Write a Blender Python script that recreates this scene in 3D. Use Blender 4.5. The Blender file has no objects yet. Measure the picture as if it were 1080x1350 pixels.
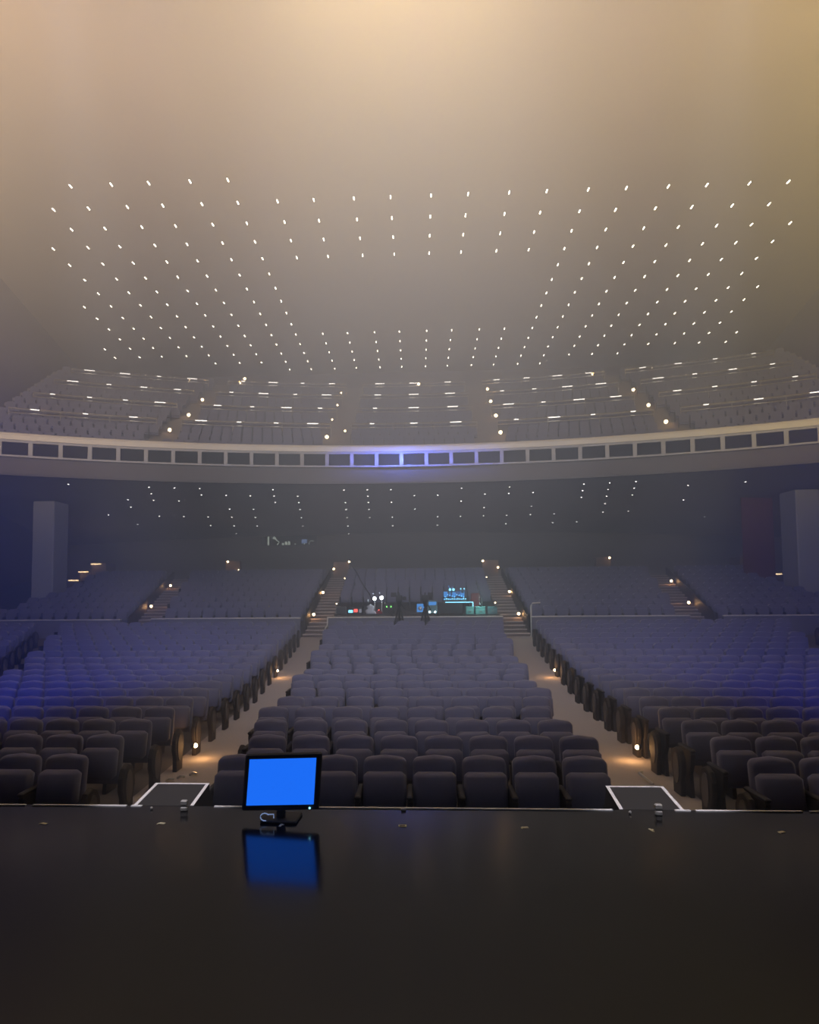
import bpy, math, random
from mathutils import Matrix, Vector

random.seed(7)
SC = bpy.context.scene
COL = SC.collection

# ----------------------------------------------------------------- materials
def mat(name, col, rough=0.7, metal=0.0, noise=0.0, nscale=8.0, emit=None, estr=0.0, spec=None, sheen=0.0, nee=True):
    m = bpy.data.materials.new(name)
    m.use_nodes = True
    nt = m.node_tree
    b = nt.nodes['Principled BSDF']
    b.inputs['Base Color'].default_value = (*col, 1)
    b.inputs['Roughness'].default_value = rough
    b.inputs['Metallic'].default_value = metal
    if spec is not None:
        b.inputs['Specular IOR Level'].default_value = spec
    if sheen:
        b.inputs['Sheen Weight'].default_value = sheen
    if noise:
        tc = nt.nodes.new('ShaderNodeTexCoord')
        nz = nt.nodes.new('ShaderNodeTexNoise')
        nz.inputs['Scale'].default_value = nscale
        nz.inputs['Detail'].default_value = 4
        mx = nt.nodes.new('ShaderNodeMix')
        mx.data_type = 'RGBA'
        mx.inputs[6].default_value = (*[c * (1 - noise) for c in col], 1)
        mx.inputs[7].default_value = (*[min(1, c * (1 + noise)) for c in col], 1)
        nt.links.new(tc.outputs['Object'], nz.inputs['Vector'])
        nt.links.new(nz.outputs['Fac'], mx.inputs[0])
        nt.links.new(mx.outputs[2], b.inputs['Base Color'])
    if emit:
        b.inputs['Emission Color'].default_value = (*emit, 1)
        b.inputs['Emission Strength'].default_value = estr
    if not nee:
        m.cycles.emission_sampling = 'NONE'
    return m

M = dict(
    ceiling=mat('ceiling_paint', (0.40, 0.33, 0.25), 0.9, noise=0.05, nscale=0.4),
    soffit=mat('soffit_paint', (0.46, 0.42, 0.42), 0.9, noise=0.08, nscale=0.5),
    wall=mat('wall_panel', (0.16, 0.13, 0.13), 0.85, noise=0.12, nscale=0.6),
    backwall=mat('back_wall', (0.18, 0.165, 0.16), 0.9, noise=0.1, nscale=0.6),
    pilaster=mat('pilaster_plaster', (0.45, 0.45, 0.48), 0.8, noise=0.08, nscale=1.0),
    carpet=mat('aisle_carpet', (0.47, 0.42, 0.41), 0.95, noise=0.15, nscale=20),
    seatfloor=mat('seating_floor', (0.13, 0.12, 0.125), 0.9, noise=0.15, nscale=10),
    stepc=mat('step_carpet', (0.20, 0.155, 0.14), 0.95, noise=0.15, nscale=20),
    nosing=mat('step_nosing', (0.62, 0.52, 0.47), 0.6),
    stage=mat('stage_floor_black', (0.006, 0.006, 0.007), 0.15, noise=0.25, nscale=3.0, spec=0.42),
    stageface=mat('stage_black', (0.018, 0.018, 0.02), 0.7),
    black=mat('black_plastic', (0.015, 0.015, 0.017), 0.5),
    dark=mat('dark_grey_metal', (0.05, 0.05, 0.055), 0.5),
    fabric=mat('seat_fabric', (0.182, 0.182, 0.285), 0.85, noise=0.10, nscale=30, sheen=0.3),
    cushion=mat('seat_cushion_fabric', (0.165, 0.166, 0.26), 0.85, noise=0.10, nscale=30, sheen=0.2),
    arm=mat('armrest_dark', (0.04, 0.038, 0.045), 0.6),
    endpanel=mat('end_panel_dark', (0.035, 0.03, 0.03), 0.6),
    lit_oval=mat('end_panel_lit_oval', (0.16, 0.14, 0.13), 0.6),
    white=mat('white_tape', (0.80, 0.78, 0.78), 0.7, noise=0.05, nscale=30),
    strip=mat('stage_strip', (0.85, 0.84, 0.84), 0.5, noise=0.2, nscale=2.0),
    mark=mat('tape_mark_yellow', (0.75, 0.70, 0.50), 0.7),
    rail=mat('white_rail', (0.78, 0.74, 0.68), 0.35),
    steel=mat('brushed_rail', (0.92, 0.88, 0.82), 0.22, metal=0.8),
    frame=mat('fascia_frame', (0.50, 0.50, 0.54), 0.6),
    infill=mat('fascia_infill', (0.022, 0.018, 0.015), 0.9, noise=0.1, nscale=6),
    fascia=mat('fascia_plaster', (0.20, 0.185, 0.19), 0.8, noise=0.06, nscale=1),
    deck=mat('balcony_carpet', (0.26, 0.23, 0.22), 0.95, noise=0.15, nscale=3),
    lowwall=mat('low_wall_paint', (0.20, 0.20, 0.26), 0.85, noise=0.06, nscale=2),
    red=mat('dark_red_panel', (0.16, 0.035, 0.03), 0.9, noise=0.15, nscale=2),
    lens=mat('downlight_lens', (1, 1, 1), 0.5, emit=(1.0, 0.86, 0.66), estr=11, nee=False),
    lens_s=mat('soffit_lens', (1, 1, 1), 0.5, emit=(1.0, 0.93, 0.88), estr=7, nee=False),
    glint=mat('rail_glint_glow', (1, 1, 1), 0.5, emit=(1.0, 0.93, 0.84), estr=3.2, nee=False),  # glow stands in for downlight glints on the rails
    rim=mat('downlight_rim', (0.10, 0.085, 0.07), 0.6),
    glow=mat('step_lens', (1, 1, 1), 0.5, emit=(1.0, 0.74, 0.42), estr=9, nee=False),
    riser=mat('riser_lens', (1, 1, 1), 0.5, emit=(1.0, 0.72, 0.38), estr=2.2, nee=False),
    screen=mat('monitor_screen', (0.0, 0.0, 0.0), 0.4, emit=(0.012, 0.165, 1.0), estr=1.05),
    bluelamp=mat('blue_led', (0, 0, 0), 0.5, emit=(0.12, 0.5, 1.0), estr=5, nee=False),
    cyan=mat('cyan_led', (0, 0, 0), 0.5, emit=(0.25, 0.75, 1.0), estr=3.0, nee=False),
    cyandim=mat('cyan_glow_panel', (0, 0, 0), 0.5, emit=(0.05, 0.26, 0.7), estr=1.5, nee=False),
    screen_dim=mat('dim_blue_screen', (0, 0, 0), 0.5, emit=(0.04, 0.13, 0.45), estr=0.8, nee=False),
    redled=mat('red_led', (0, 0, 0), 0.5, emit=(1.0, 0.12, 0.1), estr=2.5, nee=False),
    green=mat('green_led', (0, 0, 0), 0.5, emit=(0.25, 1.0, 0.2), estr=3, nee=False),
    whitelamp=mat('white_lamp', (1, 1, 1), 0.5, emit=(0.85, 0.95, 1.0), estr=14, nee=False),
    booth=mat('booth_lit_glow', (1, 1, 1), 0.5, emit=(0.75, 0.9, 0.75), estr=0.55, nee=False),  # glow also gives booth objects that are no lamps their lit look
    boothblue=mat('booth_screen', (0, 0, 0), 0.5, emit=(0.35, 0.5, 0.9), estr=0.5, nee=False),
    teal=mat('teal_case', (0.16, 0.42, 0.40), 0.6, noise=0.1, nscale=6),
    tealdim=mat('grey_teal_case', (0.10, 0.20, 0.22), 0.6, noise=0.1, nscale=6),
    cloth=mat('pale_cloth', (0.6, 0.65, 0.75), 0.9),
    grey=mat('grey_metal', (0.32, 0.31, 0.29), 0.5, metal=0.2),
    glass=mat('booth_glass', (0.02, 0.02, 0.022), 0.15),
    redcase=mat('dark_red_fabric', (0.25, 0.03, 0.04), 0.8),
    silver=mat('silver_metal', (0.75, 0.75, 0.75), 0.35, metal=0.6),
)

# ----------------------------------------------------------------- mesh builder
class MB:
    def __init__(s):
        s.v = []; s.f = []; s.mi = []
    def add(s, vs, fs, k=0):
        o = len(s.v)
        s.v.extend(tuple(p) for p in vs)
        for f in fs:
            s.f.append(tuple(i + o for i in f)); s.mi.append(k)
        return s
    def box(s, x0, x1, y0, y1, z0, z1, k=0, ch=0.0):
        if ch <= 0:
            vs = [(x, y, z) for z in (z0, z1) for y in (y0, y1) for x in (x0, x1)]
            return s.add(vs, [(0, 2, 3, 1), (4, 5, 7, 6), (0, 1, 5, 4), (2, 6, 7, 3), (0, 4, 6, 2), (1, 3, 7, 5)], k)
        out = []
        for (zz, c) in ((z0, ch), (z0 + ch, 0), (z1 - ch, 0), (z1, ch)):
            a, b2, c2, d = x0 + c, x1 - c, y0 + c, y1 - c
            e = ch
            if c:
                e = ch * 0.5
            out.append([(a + e, c2, zz), (b2 - e, c2, zz), (b2, c2 + e, zz), (b2, d - e, zz), (b2 - e, d, zz), (a + e, d, zz), (a, d - e, zz), (a, c2 + e, zz)])
        vs = [p for r in out for p in r]
        fs = [tuple(range(7, -1, -1)), tuple(range(24, 32))]
        for r in range(3):
            for i in range(8):
                j = (i + 1) % 8
                fs.append((r * 8 + i, r * 8 + j, r * 8 + 8 + j, r * 8 + 8 + i))
        return s.add(vs, fs, k)
    def tube(s, pts, r, n=8, k=0, cap=True):
        pts = [Vector(p) for p in pts]
        if not isinstance(r, (list, tuple)):
            r = [r] * len(pts)
        vs = []
        for i, p in enumerate(pts):
            t = (pts[min(i + 1, len(pts) - 1)] - pts[max(i - 1, 0)]).normalized()
            a = Vector((0, 0, 1)) if abs(t.z) < 0.9 else Vector((1, 0, 0))
            u = t.cross(a).normalized(); w = u.cross(t)
            for q in range(n):
                g = 2 * math.pi * q / n
                vs.append(p + u * (r[i] * math.cos(g)) + w * (r[i] * math.sin(g)))
        fs = []
        for i in range(len(pts) - 1):
            for q in range(n):
                q2 = (q + 1) % n
                fs.append((i * n + q, i * n + q2, i * n + n + q2, i * n + n + q))
        if cap:
            fs.append(tuple(range(n - 1, -1, -1)))
            fs.append(tuple(range((len(pts) - 1) * n, len(pts) * n)))
        return s.add(vs, fs, k)
    def ball(s, c, r, n=8, m=5, k=0, sz=1.0):
        return s.tube([(c[0], c[1], c[2] - r * sz * math.cos(math.pi * i / m)) for i in range(m + 1)],
                      [max(1e-4, r * math.sin(math.pi * i / m)) for i in range(m + 1)], n, k)
    def prism(s, poly, axis, a, b, k=0, ch=0.0):
        """polygon (u,v) extruded along axis ('x','y','z') from a to b; ch insets both end faces."""
        cu = sum(p[0] for p in poly) / len(poly); cv = sum(p[1] for p in poly) / len(poly)
        def P(u, v, t):
            return {'x': (t, u, v), 'y': (u, t, v), 'z': (u, v, t)}[axis]
        def inset(d):
            out = []
            for u, v in poly:
                L = math.hypot(u - cu, v - cv) or 1
                out.append((u - (u - cu) / L * d, v - (v - cv) / L * d))
            return out
        rings = [(inset(ch), a), (poly, a + ch), (poly, b - ch), (inset(ch), b)] if ch else [(poly, a), (poly, b)]
        n = len(poly)
        vs = [P(u, v, t) for pl, t in rings for u, v in pl]
        fs = [tuple(range(n)), tuple(range((len(rings) - 1) * n + n - 1, (len(rings) - 1) * n - 1, -1))]
        for r in range(len(rings) - 1):
            for i in range(n):
                j = (i + 1) % n
                fs.append((r * n + j, r * n + i, r * n + n + i, r * n + n + j))
        return s.add(vs, fs, k)
    def mesh(s, name, mats, smooth=False):
        me = bpy.data.meshes.new(name)
        me.from_pydata(s.v, [], s.f)
        for m in (mats if isinstance(mats, (list, tuple)) else [mats]):
            me.materials.append(m)
        if len(me.materials) > 1:
            me.polygons.foreach_set('material_index', s.mi)
        me.update()
        import bmesh
        bm = bmesh.new(); bm.from_mesh(me)
        bmesh.ops.recalc_face_normals(bm, faces=bm.faces)
        bm.to_mesh(me); bm.free()
        if smooth:
            me.shade_smooth()
        return me
    def obj(s, name, mats, parent=None, loc=(0, 0, 0), rot=(0, 0, 0), smooth=False):
        o = bpy.data.objects.new(name, s.mesh(name, mats, smooth))
        COL.objects.link(o)
        o.parent = parent
        o.location = loc; o.rotation_euler = rot
        return o

def link(name, me, parent=None, loc=(0, 0, 0), rot=(0, 0, 0)):
    o = bpy.data.objects.new(name, me)
    COL.objects.link(o)
    o.parent = parent; o.location = loc; o.rotation_euler = rot
    return o

def tag(o, label, cat, group=None):
    o['label'] = label; o['category'] = cat
    if group:
        o['group'] = group
    return o

def thing(name, label, cat, loc=(0, 0, 0), rot=(0, 0, 0), group=None):
    o = bpy.data.objects.new(name, None)
    COL.objects.link(o)
    o.empty_display_size = 0.2
    o.location = loc; o.rotation_euler = rot
    return tag(o, label, cat, group)

def struct(o):
    o['kind'] = 'structure'
    return o

ORD = ('zeroth first second third fourth fifth sixth seventh eighth ninth tenth eleventh twelfth thirteenth fourteenth fifteenth '
       'sixteenth seventeenth eighteenth nineteenth twentieth').split()
def ordw(n):
    if n <= 20:
        return ORD[n]
    t = {2: 'twenty', 3: 'thirty', 4: 'forty'}[n // 10]
    return {2: 'twentieth', 3: 'thirtieth', 4: 'fortieth'}[n // 10] if n % 10 == 0 else t + '-' + ORD[n % 10]

# ----------------------------------------------------------------- camera
EYE = Vector((0.1, 0.0, 1.74))
yaw, pitch, roll = 0.05, math.radians(3.5), 0.008
f0 = Vector((-yaw, 1, 0)).normalized()
fw = f0 * math.cos(pitch) + Vector((0, 0, 1)) * math.sin(pitch)
rt = fw.cross(Vector((0, 0, 1))).normalized(); up = rt.cross(fw)
R2 = rt * math.cos(roll) - up * math.sin(roll)
U2 = up * math.cos(roll) + rt * math.sin(roll)
cam = bpy.data.cameras.new('camera')
cam.sensor_fit = 'HORIZONTAL'; cam.sensor_width = 36.0
cam.lens = 860.0 / 1080.0 * 36.0
cam.shift_x = (540.0 - 507.0) / 1080.0
cam.shift_y = (727.0 - 675.0) / 1080.0
cam.clip_start = 0.05; cam.clip_end = 300
camo = bpy.data.objects.new('camera', cam)
COL.objects.link(camo)
camo.matrix_world = Matrix(((R2.x, U2.x, -fw.x, EYE.x), (R2.y, U2.y, -fw.y, EYE.y), (R2.z, U2.z, -fw.z, EYE.z), (0, 0, 0, 1)))
SC.camera = camo

def px_of(p):
    d = Vector(p) - EYE
    z = d.dot(fw)
    return 507 + 860 * d.dot(R2) / z, 727 - 860 * d.dot(U2) / z

# ----------------------------------------------------------------- hall shape
def floor_z(y):
    if y < 15: return -0.85
    if y < 24.9: return -0.85 + 0.85 * ((y - 15) / 9.9) ** 1.1
    return 0.0
def ramp_z(y):
    return 0.2255 * (y - 25) - 0.03
def wall_x(y):
    return 15 + 0.2 * y
def ceil_z(y):
    return 18.3 - 0.03 * (y - 28)
def soffit_z(R):
    return 6.8 - 0.118 * (R - 40)
def bal_z(R):
    return 7.5 + 0.6 * (R - 41)
def arc(R, a):
    return (R * math.sin(a), -10 + R * math.cos(a))
def a_max(R):
    a = 0.3
    for _ in range(60):
        x, y = arc(R, a)
        a += (wall_x(y) - x) / R * 0.7
    return a

# floor of the stalls, one surface: flat, raked, cross aisle, raked block, rear aisle
b = MB()
ys = [5.36] + [15 + i * 0.9 for i in range(12)] + [25.2]
prof = [(y, floor_z(y)) for y in ys] + [(25.21, ramp_z(25.21)), (36.0, ramp_z(36.0)), (36.01, 2.46), (41.6, 2.46)]
for (y0, z0), (y1, z1) in zip(prof, prof[1:]):
    b.add([(-wall_x(y0) - .3, y0, z0), (wall_x(y0) + .3, y0, z0), (wall_x(y1) + .3, y1, z1), (-wall_x(y1) - .3, y1, z1)], [(0, 1, 2, 3)])
struct(b.obj('floor', M['seatfloor']))
for sn, sg in (('left', -1), ('right', 1)):
    b = MB()
    ya = [6.3 + .6 * i for i in range(31)] + [24.95]
    for y0, y1 in zip(ya, ya[1:]):
        q = [(sg * (2.0 + .06 * (y - 6.7)), sg * (3.62 + .05 * (y - 10)), y) for y in (y0, y1)]
        b.add([(q[0][0], y0, floor_z(y0) + .012), (q[0][1], y0, floor_z(y0) + .012), (q[1][1], y1, floor_z(y1) + .012), (q[1][0], y1, floor_z(y1) + .012)], [(0, 1, 2, 3)])
    struct(b.obj('floor_aisle_' + sn, M['carpet']))
# stage
b = MB()
b.box(-14, 14, -9, 5.36, -0.06, 0.0)
struct(b.obj('floor_stage', M['stage']))
b = MB()
b.box(-14, 14, 5.30, 5.355, -0.86, -0.06)
struct(b.obj('wall_stage_front', M['stageface']))
# thin pale strip along the stage edge, in lengths with gaps between them
b = MB()
for x0, x1 in ((-7.5, -3.15), (-3.09, -2.30), (-2.26, -2.17), (-1.57, -1.2), (-1.2, 0.2), (0.2, 1.62), (2.10, 2.22), (2.26, 3.07), (3.13, 7.5)):
    b.box(x0, x1, 5.335, 5.358, 0.0, 0.008)
tr = struct(b.obj('trim_1', M['strip']))
# walls and ceiling
for side, sg in (('left', -1), ('right', 1)):
    b = MB()
    ysw = [5.4, 12, 20, 28, 36, 48]
    for y0, y1 in zip(ysw, ysw[1:]):
        a0, a1 = sg * wall_x(y0), sg * wall_x(y1)
        c0, c1 = a0 + sg * .3, a1 + sg * .3
        vs = [(a0, y0, -1), (a1, y1, -1), (a1, y1, 19.2), (a0, y0, 19.2), (c0, y0, -1), (c1, y1, -1), (c1, y1, 19.2), (c0, y0, 19.2)]
        b.add(vs, [(0, 1, 2, 3), (4, 7, 6, 5), (0, 3, 7, 4), (1, 5, 6, 2), (3, 2, 6, 7), (0, 4, 5, 1)])
    struct(b.obj('wall_' + side, M['wall']))
b = MB()
b.add([(-25, -9, ceil_z(-9)), (25, -9, ceil_z(-9)), (25, 48.2, ceil_z(48.2)), (-25, 48.2, ceil_z(48.2)),
       (-25, -9, ceil_z(-9) + .3), (25, -9, ceil_z(-9) + .3), (25, 48.2, ceil_z(48.2) + .3), (-25, 48.2, ceil_z(48.2) + .3)],
      [(0, 3, 2, 1), (4, 5, 6, 7), (0, 1, 5, 4), (1, 2, 6, 5), (2, 3, 7, 6), (3, 0, 4, 7)])
struct(b.obj('ceiling', M['ceiling']))
# back wall under the balcony, with the opening of the control booth
b = MB()
BX0, BX1, BZ0, BZ1 = -9.95, -6.3, 4.72, 5.78
for x0, x1, z0, z1 in ((-24, BX0, 2.3, 7), (BX1, 24, 2.3, 7), (BX0, BX1, 2.3, BZ0), (BX0, BX1, BZ1, 7)):
    b.box(x0, x1, 41.5, 41.8, z0, z1)
struct(b.obj('wall_back', M['backwall']))
b = MB()
b.box(-24.6, 24.6, 46.9, 47.2, 7.5, 18.2)
struct(b.obj('wall_back_upper', M['wall']))
# booth room behind the opening
b = MB()
b.box(BX0 - .3, BX1 + .3, 43.4, 43.5, 4.2, 6.2)
b.box(BX0 - .3, BX0 - .2, 41.8, 43.4, 4.2, 6.2); b.box(BX1 + .2, BX1 + .3, 41.8, 43.4, 4.2, 6.2)
b.box(BX0 - .3, BX1 + .3, 41.8, 43.4, 4.2, 4.3); b.box(BX0 - .3, BX1 + .3, 41.8, 43.4, 6.1, 6.2)
struct(b.obj('wall_booth', M['black']))
w = b = MB()
b.box(BX0, BX0 + .05, 41.46, 41.56, BZ0, BZ1); b.box(BX1 - .05, BX1, 41.46, 41.56, BZ0, BZ1)
b.box(BX0 + .05, BX1 - .05, 41.46, 41.56, BZ0, BZ0 + .05); b.box(BX0 + .05, BX1 - .05, 41.46, 41.56, BZ1 - .05, BZ1)
wf = struct(b.obj('window_1', M['dark']))

# balcony floor and its underside
def ring(bld, R0, z0, R1, z1, n=48, k=0):
    vs = []; fs = []
    for i in range(n + 1):
        t = -1 + 2 * i / n
        for R, z in ((R0, z0), (R1, z1)):
            x, y = arc(R, t * a_max(R)); vs.append((x, y, z))
    for i in range(n):
        fs.append((2 * i, 2 * i + 2, 2 * i + 3, 2 * i + 1))
    bld.add(vs, fs, k)
ROWS_B = [41.5 + 0.95 * k for k in range(15)]
b = MB()
ring(b, 40.1, 7.45, 41.3, 7.45)
for k in range(15):
    R0 = 41.3 + 0.95 * k; z = bal_z(R0 + .3)
    ring(b, R0, bal_z(R0 - .65) if k else 7.45, R0, z)
    ring(b, R0, z, R0 + 0.95, z)
struct(b.obj('floor_balcony', M['deck']))
b = MB()
n = 48
vs = []; fs = []
for i in range(n + 1):
    t = -1 + 2 * i / n
    a = t * a_max(40.05)
    x0, y0 = arc(40.05, a)
    x1 = t * 23.3; y1 = 41.6
    for q in range(7):
        u = q / 6
        x, y = x0 + (x1 - x0) * u, y0 + (y1 - y0) * u
        vs.append((x, y, soffit_z(math.hypot(x, y + 10))))
for i in range(n):
    for q in range(6):
        fs.append((i * 7 + q, i * 7 + q + 1, i * 7 + 8 + q, i * 7 + 7 + q))
b.add(vs, fs)
struct(b.obj('ceiling_balcony', M['soffit']))

# pilasters on the side walls under the balcony
for side, sg in (('left', -1), ('right', 1)):
    b = MB()
    b.box(min(sg * 17.05, sg * 18.1), max(sg * 17.05, sg * 18.1), 29.9, 31.2, 1.0, 6.15, ch=0.04)
    o = b.obj('pilaster', M['pilaster'])
    tag(o, 'tall square pilaster lit blue below the balcony at the %s side wall' % side, 'pilaster', 'side wall pilasters')
# dark red panel at the right side
b = MB()
b.box(15.9, 17.4, 32.4, 32.5, 2.2, 6.3, ch=0.03)
tag(b.obj('curtain_panel', M['red']), 'dark red hanging panel under the balcony near the right side wall', 'panel')

# ----------------------------------------------------------------- balcony front
bf = thing('balcony_front', 'curved balcony front with white top rail and band of framed dark panels', 'balcony front', (0, 30, 6.8))
def arcbox(R0, R1, z0, z1, a0, a1, n=40, k=0, bld=None):
    bld = bld or MB()
    vs = []; fs = []
    for i in range(n + 1):
        a = a0 + (a1 - a0) * i / n
        for R, z in ((R0, z0), (R1, z0), (R1, z1), (R0, z1)):
            x, y = arc(R, a); vs.append((x, y - 30, z - 6.8))
    for i in range(n):
        for q in range(4):
            q2 = (q + 1) % 4
            fs.append((4 * i + q, 4 * i + q2, 4 * i + 4 + q2, 4 * i + 4 + q))
    fs += [(0, 1, 2, 3), (4 * n + 3, 4 * n + 2, 4 * n + 1, 4 * n)]
    bld.add(vs, fs, k)
    return bld
AM = 0.522
b = MB()
pts = []
for i in range(65):
    a = -AM + 2 * AM * i / 64
    x, y = arc(39.98, a); pts.append((x, y - 30, 8.43 - 6.8))
b.tube(pts, 0.10, 10)
arcbox(39.88, 40.2, 8.22, 8.40, -AM, AM, 64, 0, b)
b.obj('top_rail', M['rail'], bf)
b = MB()
arcbox(39.94, 40.3, 8.12, 8.22, -AM, AM, 64, 0, b)
arcbox(39.94, 40.3, 7.50, 7.58, -AM, AM, 64, 0, b)
PA = 0.0288
for k in range(-18, 19):
    a = (k - 0.5) * PA
    if abs(a) < AM:
        arcbox(39.94, 40.3, 7.58, 8.12, a - 0.0021, a + 0.0021, 1, 0, b)
b.obj('panel_frame', M['frame'], bf)
b = arcbox(40.08, 40.3, 6.74, 7.50, -AM, AM, 64)
b.obj('lower_fascia', M['fascia'], bf)
for k in range(-17, 18):
    arcbox(40.06, 40.26, 7.58, 8.12, (k - .5) * PA + .0021, (k + .5) * PA - .0021, 2).obj('infill_panel', M['infill'], bf)

# ----------------------------------------------------------------- balcony guard rails, by tier and section
tiers = [(45.0, 'lowest'), (47.7, 'second'), (50.4, 'third'), (53.0, 'topmost')]
sects = [('far left', None, -13.4), ('inner left', -12.2, -4.5), ('centre', -3.4, 3.4), ('inner right', 4.5, 12.2), ('far right', 13.4, None)]
for R, tn in tiers:
    for sn, x0, x1 in sects:
        am = a_max(R) - 0.03
        a0 = -am if x0 is None else math.asin(x0 / R)
        a1 = am if x1 is None else math.asin(x1 / R)
        zt = bal_z(R) + 0.93
        xm, ym = arc(R, (a0 + a1) / 2)
        t = thing('guard_rail', 'thin metal guard rail on the %s tier of the balcony, %s section' % (tn, sn), 'guard rail', (xm, ym, bal_z(R) + .3), group='balcony guard rails')
        N = 14
        for nm, dz, rr in (('top_bar', 0, 0.055), ('lower_bar', -0.20, 0.032)):
            b = MB()
            b.tube([(arc(R, a0 + (a1 - a0) * i / N)[0] - xm, arc(R, a0 + (a1 - a0) * i / N)[1] - ym, zt + dz - bal_z(R) - .3) for i in range(N + 1)], rr, 6)
            b.obj(nm, M['steel'], t)
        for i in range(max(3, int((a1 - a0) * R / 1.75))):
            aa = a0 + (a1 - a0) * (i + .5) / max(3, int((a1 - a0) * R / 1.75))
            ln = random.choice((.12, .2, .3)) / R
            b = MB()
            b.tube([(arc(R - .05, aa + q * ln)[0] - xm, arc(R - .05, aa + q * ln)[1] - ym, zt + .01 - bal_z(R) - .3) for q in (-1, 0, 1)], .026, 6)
            b.obj('rail_glint', M['glint'], t)  # glowing dash in place of a downlight's reflection on the bar
        npst = max(3, int((a1 - a0) * R / 2.2))
        for i in range(npst + 1):
            x, y = arc(R, a0 + (a1 - a0) * i / npst)
            b = MB(); b.tube([(x - xm, y - ym, -0.05), (x - xm, y - ym, zt - bal_z(R) - .3)], 0.02, 6)
            b.obj('post', M['steel'], t)

# ----------------------------------------------------------------- seats
def back_poly():
    w, z0, z1, c = 0.222, 0.34, 0.90, 0.07
    p = [(-w + .02, z0), (w - .02, z0), (w, z0 + .1)]
    for i in range(5):
        g = i / 4 * math.pi / 2
        p.append((w - c + c * math.cos(g), z1 - .02 - c + c * math.sin(g)))
    p.append((0, z1))
    for i in range(5):
        g = math.pi / 2 + i / 4 * math.pi / 2
        p.append((-w + c + c * math.cos(g), z1 - .02 - c + c * math.sin(g)))
    p.append((-w, z0 + .1))
    return p
def lean(bm, z0, k):
    bm.v = [(x, y + (z - z0) * k, z) for x, y, z in bm.v]
    return bm
ME_BACK = lean(MB().prism(back_poly(), 'y', 0.02, 0.13, ch=0.03), 0.34, 0.16).mesh('backrest', M['fabric'], True)
ME_CUSH = lean(MB().box(-.212, .212, -0.11, 0.03, 0.42, 0.76, ch=0.035), 0.42, 0.20).mesh('seat', M['cushion'], True)
def arm_builder():
    b = MB()
    pr = [(-.20, .0), (.10, .0), (.12, .30), (.14, .56), (-.22, .58), (-.25, .55), (-.23, .42), (-.17, .30)]
    b.prism(pr, 'x', -.026, .026, ch=.006)
    b.box(-.030, .030, -.27, .16, .57, .61, ch=.012)
    return b
ME_ARM = arm_builder().mesh('armrest', M['arm'])

ROW_Y = [6.7 + 0.95 * k for k in range(18)]
def lane_outer(y):
    return 11.3 + 0.41 * (y - 18.5)
seats = []          # (x, y, z, block, row, index from aisle)
for k, y in enumerate(ROW_Y):
    hw = 2.03 + 0.06 * (y - 6.7)
    n = int(2 * hw / 0.505)
    for i in range(n):
        seats.append((-hw + (i + .5) * 2 * hw / n + (0, .125, 0, -.125)[k % 4], y, floor_z(y), 'centre', k + 1, i + 1))
    for sn, sg in (('left', -1), ('right', 1)):
        xe = 3.45 + 0.05 * (y - 10)
        i = 0
        while xe + .55 + .505 * i < lane_outer(y) - .2 or (y < 14 and i < 12):
            seats.append((sg * (xe + .34 + .505 * i), y, floor_z(y), sn, k + 1, i + 1)); i += 1
def inframe(s):
    u, v = px_of((s[0], s[1], s[2] + .6))
    return -25 < u < 1105
vis = sorted((s for s in seats if inframe(s)), key=lambda s: math.hypot(s[0] - EYE.x, s[1]))
own = set(vis[:300])
for (x, y, z, blk, r, i) in sorted(own, key=lambda s: (s[4], s[3], s[5])):
    if blk == 'centre':
        lab = 'blue-grey theatre seat, %s row of centre block, %s from the left aisle' % (ordw(r), ordw(i))
    else:
        lab = 'blue-grey theatre seat, %s row of %s block, %s from the aisle' % (ordw(r), blk, ordw(i))
    t = thing('theatre_seat', lab, 'seat', (x, y, z), group='theatre seats in the %s front block' % blk)
    link('backrest', ME_BACK, t); link('seat', ME_CUSH, t); link('armrest', ME_ARM, t, (-0.25, 0, 0))

# all remaining seats, too many and too small to count
sb = MB()
def far_seat(x, y, z, rz=0.0, w=0.222):
    ca, sa = math.cos(rz), math.sin(rz)
    def T(vs):
        return [(x + p[0] * ca - p[1] * sa, y + p[0] * sa + p[1] * ca, z + p[2]) for p in vs]
    pl = [(-w, .34), (w, .34), (w, .82), (w - .06, .885), (0, .90), (-w + .06, .885), (-w, .82)]
    n = len(pl)
    vs = [(u, .0 + (v - .34) * .16, v) for u, v in pl] + [(u, .12 + (v - .34) * .16, v) for u, v in pl]
    fs = [tuple(range(n)), tuple(range(2 * n - 1, n - 1, -1))] + [((i + 1) % n, i, n + i, n + (i + 1) % n) for i in range(n)]
    sb.add(T(vs), fs, 0)
    vs = [(-.21, -.1, .42), (.21, -.1, .42), (.21, .0, .42), (-.21, .0, .42), (-.21, -.05, .74), (.21, -.05, .74), (.21, .05, .74), (-.21, .05, .74)]
    sb.add(T(vs), [(0, 3, 2, 1), (4, 5, 6, 7), (0, 1, 5, 4), (1, 2, 6, 5), (3, 0, 4, 7)], 1)
    vs = [(-.27, -.22, .0), (-.235, -.22, .0), (-.235, .12, .0), (-.27, .12, .0), (-.27, -.24, .58), (-.235, -.24, .58), (-.235, .14, .58), (-.27, .14, .58)]
    sb.add(T(vs), [(4, 5, 6, 7), (0, 1, 5, 4), (1, 2, 6, 5), (3, 0, 4, 7)], 2)
for s in seats:
    if s not in own and (inframe(s) or (s[1] > 9 and -420 < px_of(s[:3])[0] < 1500)):
        far_seat(s[0], s[1], s[2])
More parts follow.
